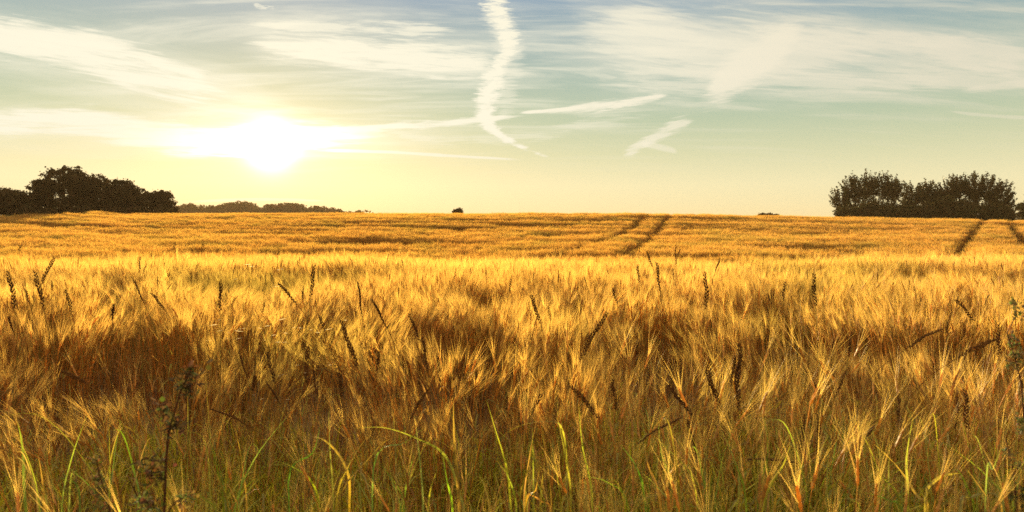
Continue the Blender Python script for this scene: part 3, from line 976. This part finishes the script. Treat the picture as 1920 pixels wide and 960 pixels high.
# ------------------------------------------------------------------ mugwort and other weeds
def mugwort(pts_px, d, label, size=1.0, col=(0.115, 0.095, 0.035), seed=1):
    R = random.Random(seed)
    pw = [at(x, y, d + 0.01 * i) for i, (x, y) in enumerate(pts_px)]
    foot = Vector((pw[-1].x, pw[-1].y, gz(pw[-1].x, pw[-1].y)))
    ctrl = pw[::-1]
    if ctrl[0].z > foot.z + .02:
        ctrl = [foot] + ctrl
    root = empty('mugwort_plant', foot)
    tag(root, label, 'weed')
    ms = MB()
    ms.tube(ctrl, [0.0028 * size * (1 - 0.55 * i / len(ctrl)) for i in range(len(ctrl))], (0.11, 0.045, 0.025), 5)
    shift(ms, foot).build('stem', M_WEED, root)
    # clusters
    top = pw[0]
    L = sum((pw[i + 1] - pw[i]).length for i in range(len(pw) - 1))
    acc = 0
    for i in range(len(pw) - 1):
        a, b = pw[i], pw[i + 1]
        sl = (b - a).length
        nn = max(1, int(sl / (0.022 * size)))
        for k in range(nn):
            p = a.lerp(b, (k + R.random() * .6) / nn)
            f = (acc + sl * k / nn) / L
            if R.random() < 0.30:
                continue
            spread = (0.012 + 0.030 * f) * size * R.uniform(0.6, 1.4)
            an = R.uniform(0, 6.28)
            o = Vector((math.cos(an), math.sin(an) * .7, 0.35)).normalized()
            mb = MB()
            e = p + o * spread
            mb.tube([p, e], 0.0009, col, 3)
            for q in range(int(22 + 26 * f)):
                c = p.lerp(e, R.uniform(0.3, 1.1)) + Vector((R.gauss(0, .009), R.gauss(0, .009), R.gauss(0, .008))) * size
                dd = Vector((R.gauss(0, 1), R.gauss(0, 1), R.gauss(0.3, 1))).normalized()
                ll = R.uniform(.008, .018) * size
                mb.ribbon([c, c + dd * ll * .5, c + dd * ll + Vector((0, 0, -.002))], [.004 * size, .010 * size, .001], tuple(v * R.uniform(.7, 1.7) for v in col), fold=.4)
            shift(mb, foot).build('flower_cluster', M_WEED, root)
        acc += sl


mugwort([(362, 686), (340, 730), (328, 770), (316, 810), (312, 860), (308, 960)], 1.75, 'tall dark mugwort stem out of focus at lower left, its tip bent right', 1.45, (0.075, 0.055, 0.022), seed=2)
mugwort([(182, 862), (186, 890), (200, 930), (210, 975)], 2.0, 'small mugwort sprig left of the tall dark mugwort', 1.0, (0.15, 0.13, 0.04), seed=3)
mugwort([(240, 892), (250, 915), (262, 940), (275, 975)], 1.8, 'low pale mugwort sprig at the foot of the tall dark one', 1.0, (0.20, 0.18, 0.06), seed=4)
mugwort([(355, 930), (330, 940), (318, 955), (312, 985)], 1.7, 'leafy mugwort shoot spreading right at the tall stem base', 1.0, (0.15, 0.14, 0.04), seed=5)
mugwort([(1901, 562), (1906, 590), (1888, 625), (1903, 670), (1915, 720), (1925, 860)], 2.2, 'grey-green mugwort with beaded buds at the right edge of the field', 1.0, (0.13, 0.12, 0.05), seed=6)
mugwort([(1886, 822), (1895, 860), (1902, 900), (1908, 975)], 2.2, 'dark mugwort shoot low in the right corner grass', 1.0, (0.10, 0.085, 0.03), seed=7)


def dock(x, y, d, hpx, label, seed):
    """branched seedy weed standing in the field"""
    R = random.Random(seed)
    top = at(x, y, d)
    foot = Vector((top.x, d, gz(top.x, d)))
    root = empty('dock_plant', foot)
    tag(root, label, 'weed', 'seedy weeds standing in the barley')
    H = top.z - foot.z
    ms, mh = MB(), MB()
    ms.tube([foot, foot + Vector((.01, 0, H * .5)), top], [.006, .005, .002], (0.12, 0.06, 0.02), 4)
    br = hpx / F * d
    for k in range(9):
        f = 1 - br / H * (k / 9.0)
        p = foot.lerp(top, f)
        a = R.uniform(0, 6.28)
        L_ = R.uniform(.05, .14) * (0.5 + k / 9)
        e = p + Vector((math.cos(a) * L_ * .8, math.sin(a) * L_ * .8, L_ * .7))
        ms.tube([p, e], .002, (0.12, 0.06, 0.02), 3)
        for q in range(26):
            c = p.lerp(e, R.uniform(.2, 1.1)) + Vector((R.gauss(0, .008), R.gauss(0, .008), R.gauss(0, .008)))
            dd = Vector((R.gauss(0, 1), R.gauss(0, 1), R.gauss(0, 1))).normalized() * .013
            mh.ribbon([c, c + dd * .6, c + dd], [.004, .011, .001], tuple(v * R.uniform(.7, 1.4) for v in (0.16, 0.10, 0.03)), fold=.4)
    shift(ms, foot).build('stem', M_WEED, root)
    shift(mh, foot).build('seed_head', M_WEED, root)


dock(521, 461, 15.5, 30, 'tallest seedy weed in the barley below the sun', 1)
dock(378, 458, 15.5, 18, 'seedy weed with two short arms, left of the sun, on the dip edge', 2)
dock(328, 456, 17.0, 14, 'smaller seedy weed nearest the end of the left tree clump', 3)
dock(232, 470, 13.0, 22, 'thin seedy weed on a long stem below the left tree clump', 4)
dock(568, 478, 14.5, 14, 'little seedy weed just right of the tallest weed', 5)
dock(36, 462, 17.0, 12, 'low dark weed at the left end of the field', 6)

# ------------------------------------------------------------------ trees
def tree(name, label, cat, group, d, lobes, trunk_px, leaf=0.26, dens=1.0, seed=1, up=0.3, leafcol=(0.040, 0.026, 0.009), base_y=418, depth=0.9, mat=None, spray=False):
    """lobes: (x, y, rx, ry) in photo pixels; each becomes a rounded volume at the tree's own distance"""
    R = random.Random(seed)
    mpp = d / F
    tx = at(trunk_px, base_y, d).x
    foot = Vector((tx, d, gz(tx, d) - 0.1))
    root = empty(name, foot)
    tag(root, label, cat, group)
    bt = MB(); ml = MB()
    cen = []
    for (x, y, rx, ry) in lobes:
        c = at(x, y, d)
        if y > 380:
            c.z -= 0.35; ry += 4
        c.y += R.uniform(-.5, .5) * rx * mpp * depth
        cen.append((c, rx * mpp, ry * mpp))
    cz = sum(c.z for c, _, _ in cen) / len(cen)
    fork = foot + Vector((R.uniform(-.2, .2), 0, max(1.2, (cz - foot.z) * 0.35)))
    bt.tube([foot, foot.lerp(fork, .5) + Vector((.08, .05, 0)), fork], [0.30, 0.24, 0.20], (0.10, 0.07, 0.045), 8)
    for c, rx, ry in cen:
        mid = fork.lerp(c, .5) + Vector((0, 0, -0.12 * (c - fork).length))
        lim = bez(fork, mid, c, 5)
        bt.tube(lim, [0.13, 0.10, 0.08, 0.06, 0.04], (0.10, 0.07, 0.045), 5)
        nb = max(14, int(30 * dens * (rx * ry) / 1.2))
        nb = min(nb, 120)
        if spray: nb = int(nb * 0.82)
        for k in range(nb):
            # end of a twig on or in the lobe
            th = R.uniform(0, 2 * math.pi); cp = R.uniform(-1, 1); sp = math.sqrt(1 - cp * cp)
            rr = R.uniform(0.35, 1.0) ** 0.6 * R.uniform(0.80, 1.24)
            e = c + Vector((sp * math.cos(th) * rx * rr, sp * math.sin(th) * max(rx, ry) * depth * rr, cp * ry * rr + (0 if not spray else up * ry * .2)))
            if e.z < foot.z + 0.2:
                e.z = foot.z + R.uniform(0.2, 0.8)
            s0 = c.lerp(e, .25) if not spray else c.lerp(e, .3) - Vector((0, 0, ry * .25))
            bt.tube([s0, s0.lerp(e, .5) + Vector((0, 0, .05)), e], [0.035, 0.022, 0.010], (0.09, 0.06, 0.04), 3)
            dr = (e - s0).normalized()
            if spray:
                dr = (dr + Vector((0, 0, .8))).normalized()
            nl = int(R.uniform(26, 40)) if spray else int(R.uniform(34, 52))
            rad = R.uniform(.28, .50) * (0.8 if spray else 1.0)
            for q in range(nl):
                if spray:
                    p = e + dr * R.uniform(-1.1, .75) + Vector((R.gauss(0, .10), R.gauss(0, .10), R.gauss(0, .08)))
                else:
                    p = e + Vector((R.gauss(0, rad * .55), R.gauss(0, rad * .55), R.gauss(0, rad * .42)))
                a = Vector((R.gauss(0, 1), R.gauss(0, 1), R.gauss(0, .7))).normalized()
                b = a.cross(Vector((R.gauss(0, 1), R.gauss(0, 1), R.gauss(0, 1)))).normalized()
                s_ = leaf * R.uniform(.6, 1.3)
                a *= s_ * .5; b *= s_ * .38
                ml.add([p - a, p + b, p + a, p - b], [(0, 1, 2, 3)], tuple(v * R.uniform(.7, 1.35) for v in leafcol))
    shift(bt, foot).build('trunk', M_BARK, root)
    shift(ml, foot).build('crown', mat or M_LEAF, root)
    return root


LG = 'trees of the dark clump behind the field on the left'
LEFT = [
    ('low bushy tree at the outer left end of the left clump', 112, [(-60, 382, 45, 26), (-10, 378, 32, 24), (25, 378, 30, 22), (35, 392, 30, 22)], -10),
    ('tallest tree of the left clump with a rounded ragged top', 108, [(125, 337, 38, 24), (90, 352, 26, 16), (150, 345, 28, 24), (110, 375, 48, 30), (150, 385, 40, 28), (70, 385, 34, 26), (78, 362, 16, 8), (50, 378, 26, 16), (40, 392, 24, 18)], 120),
    ('mid height tree between the tallest and the round left-clump trees', 111, [(188, 352, 24, 20), (180, 378, 30, 28), (200, 392, 26, 20)], 188),
    ('round-topped second tallest tree of the left clump', 107, [(235, 358, 28, 22), (215, 372, 26, 24), (252, 378, 26, 24), (235, 394, 36, 20)], 236),
    ('small tree closing the right end of the left clump', 110, [(290, 376, 22, 16), (306, 376, 16, 18), (285, 392, 30, 18), (318, 392, 14, 16)], 292),
    ('low dark shrub under the front of the left clump', 103, [(60, 400, 30, 12), (110, 401, 34, 12), (160, 401, 30, 12)], 110),
    ('low dark shrub under the right half of the left clump', 102, [(210, 401, 30, 11), (260, 401, 30, 11), (305, 402, 26, 10)], 255),
]
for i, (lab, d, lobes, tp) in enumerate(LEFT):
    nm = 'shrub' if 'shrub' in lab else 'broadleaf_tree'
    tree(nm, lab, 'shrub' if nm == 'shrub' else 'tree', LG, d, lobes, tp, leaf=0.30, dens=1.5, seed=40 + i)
RG = 'trees of the feathery group behind the field on the right'
RIGHT = [
    ('feathery open tree at the nearer end of the right group', 118, [(1582, 375, 20, 22), (1600, 356, 22, 22), (1628, 350, 24, 24), (1655, 352, 24, 22), (1680, 358, 18, 20), (1610, 385, 28, 20), (1660, 385, 26, 20)], 1630, True),
    ('lower leafy tree filling the middle of the right group', 120, [(1710, 368, 22, 22), (1738, 362, 18, 20), (1720, 388, 34, 22), (1755, 372, 20, 22)], 1728, True),
    ('feathery tree with the second highest top in the right group', 117, [(1775, 362, 22, 24), (1795, 352, 18, 20), (1780, 388, 30, 22)], 1782, True),
    ('widest feathery tree at the outer end of the right group', 116, [(1822, 352, 24, 24), (1850, 355, 24, 24), (1878, 368, 22, 24), (1835, 385, 34, 24), (1880, 392, 22, 20)], 1848, True),
    ('dark round bush under the near end of the right group', 112, [(1585, 398, 16, 12), (1625, 396, 26, 14), (1660, 398, 24, 13)], 1625, False),
    ('dark round bush under the middle of the right group', 112, [(1700, 394, 28, 16), (1740, 397, 26, 14), (1765, 390, 26, 18)], 1735, False),
    ('dark round bush under the outer end of the right group', 112, [(1800, 394, 28, 17), (1840, 396, 28, 15), (1875, 400, 20, 12)], 1838, False),
    ('small tree cut by the right edge past the white gable', 118, [(1928, 392, 14, 14), (1950, 380, 22, 24), (1925, 404, 12, 8)], 1945, False),
]
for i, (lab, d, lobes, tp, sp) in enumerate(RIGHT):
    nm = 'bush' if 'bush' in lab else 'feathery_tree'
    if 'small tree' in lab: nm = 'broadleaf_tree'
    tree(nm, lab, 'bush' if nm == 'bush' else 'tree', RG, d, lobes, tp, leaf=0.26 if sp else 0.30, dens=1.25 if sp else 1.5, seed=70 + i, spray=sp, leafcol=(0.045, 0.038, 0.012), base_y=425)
tree('round_bush', 'lone small round bush on the crest in the middle of the skyline', 'bush', None, 150, [(857, 400, 7, 4), (861, 397, 4, 4)], 859, leaf=0.35, dens=6, seed=99)
tree('hedge', 'low dark hedge just showing over the crest left of the right trees', 'hedge', None, 170, [(1430, 406, 8, 2.5), (1442, 405.5, 8, 2.5), (1455, 406.5, 7, 2)], 1440, leaf=0.4, dens=6, seed=98)

# far woods: one mass of many crowns
R = random.Random(5)
ml = MB()
PROFILE = [(322, 392), (350, 389), (380, 392), (405, 390), (430, 387), (452, 385), (472, 388), (488, 396), (494, 400), (500, 391), (520, 390), (545, 388), (575, 392), (610, 393), (640, 399), (655, 402), (668, 400), (685, 397), (700, 403)]
fx = np.array([p[0] for p in PROFILE]); fy = np.array([p[1] for p in PROFILE])
D = 460.0
for k in range(760):
    x = R.uniform(318, 700)
    ty = 403 - (403 - np.interp(x, fx, fy)) * 1.2
    dd = D + R.uniform(0, 45)
    z_top = at(x, ty - 5, dd).z
    r = R.uniform(1.8, 4.6)
    z = z_top - r * R.uniform(.85, 3.6)
    c = Vector((at(x, 400, dd).x, dd, z))
    for q in range(70):
        v = Vector((R.gauss(0, 1), R.gauss(0, 1), R.gauss(0, 1))).normalized()
        p = c + Vector((v.x * r * 1.1, v.y * r, v.z * r)) * R.uniform(.8, 1.02)
        a = Vector((R.gauss(0, 1), R.gauss(0, 1), R.gauss(0, 1))).normalized()
        b = a.cross(v).normalized() if a.cross(v).length > .1 else Vector((0, 0, 1))
        s_ = R.uniform(.5, 1.0)
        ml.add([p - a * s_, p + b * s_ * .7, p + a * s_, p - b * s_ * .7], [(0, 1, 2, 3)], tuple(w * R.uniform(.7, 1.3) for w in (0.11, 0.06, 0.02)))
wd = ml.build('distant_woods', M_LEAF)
tag(wd, 'low line of distant woods fading in golden haze under the sun', 'woods', kind='stuff')

# ------------------------------------------------------------------ farmhouse gable behind the right trees
def simple_mat(name, c, rough=0.8, ns=6.0, amt=0.15):
    m = bpy.data.materials.new(name); m.use_nodes = True
    h = G(m.node_tree); b = m.node_tree.nodes['Principled BSDF']
    geo = h.node('ShaderNodeNewGeometry')
    n = h.noise(geo.outputs['Position'], ns, 5, .6)
    h.put(b.inputs['Base Color'], h.mix(h.mr(n, .3, .7), (*[v * (1 - amt) for v in c], 1), (*[min(1, v * (1 + amt)) for v in c], 1)))
    b.inputs['Roughness'].default_value = rough
    return m


hd = 126.0
hc = at(1893, 405, hd)
hw = 2.6
gzv = gz(hc.x, hd)
foot = Vector((hc.x, hd, gzv))
eave = at(1900, 409, hd).z - gzv
ridge = at(1900, 396, hd).z - gzv
house = empty('farmhouse', foot)
tag(house, 'small pale farmhouse with grey roof half hidden past the right trees', 'house')
mb = MB()
Ld = 9
mb.add([(-hw, 0, 0), (hw, 0, 0), (hw, 0, eave), (0, 0, ridge - .1), (-hw, 0, eave), (-hw, Ld, 0), (hw, Ld, 0), (hw, Ld, eave), (0, Ld, ridge - .1), (-hw, Ld, eave)],
       [(0, 1, 2, 3, 4), (5, 9, 8, 7, 6), (1, 6, 7, 2), (0, 4, 9, 5)], (0.6, 0.58, 0.52))
mb.build('wall', simple_mat('limewash', (0.62, 0.60, 0.55)), house)
mb = MB()
for s_ in (-1, 1):
    n_ = (ridge - eave + .1)
    e = (s_ * (hw + .35), -.3, eave - .18)
    mb.add([e, (0, -.3, ridge), (0, Ld + .3, ridge), (e[0], Ld + .3, e[2]), (e[0], -.3, e[2] - .14), (0, -.3, ridge - .14), (0, Ld + .3, ridge - .14), (e[0], Ld + .3, e[2] - .14)],
           [(0, 1, 2, 3), (7, 6, 5, 4), (0, 4, 5, 1), (3, 2, 6, 7), (0, 3, 7, 4)], (0.1, 0.09, 0.09))
mb.build('roof', simple_mat('slate', (0.13, 0.11, 0.10)), house)

# ------------------------------------------------------------------ gossamer glinting between the ears
R = random.Random(31)
mb = MB()
spots = [(640, 600), (600, 620), (560, 610), (520, 632), (500, 634), (545, 670), (480, 612), (440, 620), (410, 605), (470, 745), (500, 742), (545, 742), (575, 712), (520, 700), (620, 680), (610, 625), (465, 628), (500, 600), (530, 640), (660, 640), (400, 632), (500, 538), (450, 520), (520, 522), (540, 508), (470, 505)]
for (x, y) in spots:
    for q in range(2):
        xx = x + R.gauss(0, 16); yy = y + R.gauss(0, 7)
        d = R.uniform(3.6, 5.0) if y > 560 else R.uniform(7, 9)
        p = at(xx, yy, d)
        a = Vector((1, R.gauss(0, .3), R.gauss(0.12, .12))).normalized() * R.uniform(.010, .030) * d / 4
        mb.add([p - a, p + Vector((0, 0.0006, .0010)) * d / 4, p + a, p - Vector((0, 0.0006, .0010)) * d / 4], [(0, 1, 2, 3)], (0.9, 0.85, 0.7))
webo = mb.build('gossamer_threads', M_WEB)
tag(webo, 'glinting threads of spider silk strung between ears below the sun', 'spider silk', kind='stuff')

# ------------------------------------------------------------------ haze
HAZE = 0.00028
bx = 1750
hz_me = bpy.data.meshes.new('haze')
z0, z1 = -4.0, 34.0
hz_me.from_pydata([(-bx, -bx, z0), (bx, -bx, z0), (bx, bx, z0), (-bx, bx, z0), (-bx, -bx, z1), (bx, -bx, z1), (bx, bx, z1), (-bx, bx, z1)], [],
                  [(3, 2, 1, 0), (4, 5, 6, 7), (0, 1, 5, 4), (1, 2, 6, 5), (2, 3, 7, 6), (3, 0, 4, 7)])
hm = bpy.data.materials.new('evening_air')
hm.use_nodes = True
hm.node_tree.nodes.clear()
pv = hm.node_tree.nodes.new('ShaderNodeVolumePrincipled')
pv.inputs['Color'].default_value = (0.50, 0.38, 0.23, 1)
pv.inputs['Density'].default_value = HAZE
pv.inputs['Anisotropy'].default_value = 0.05
ho = hm.node_tree.nodes.new('ShaderNodeOutputMaterial')
hm.node_tree.links.new(pv.outputs[0], ho.inputs['Volume'])
hz_me.materials.append(hm)
hzo = bpy.data.objects.new('haze', hz_me)
ROOT.objects.link(hzo)
tag(hzo, 'thin golden evening haze', 'haze', kind='stuff')
hzo.visible_shadow = True
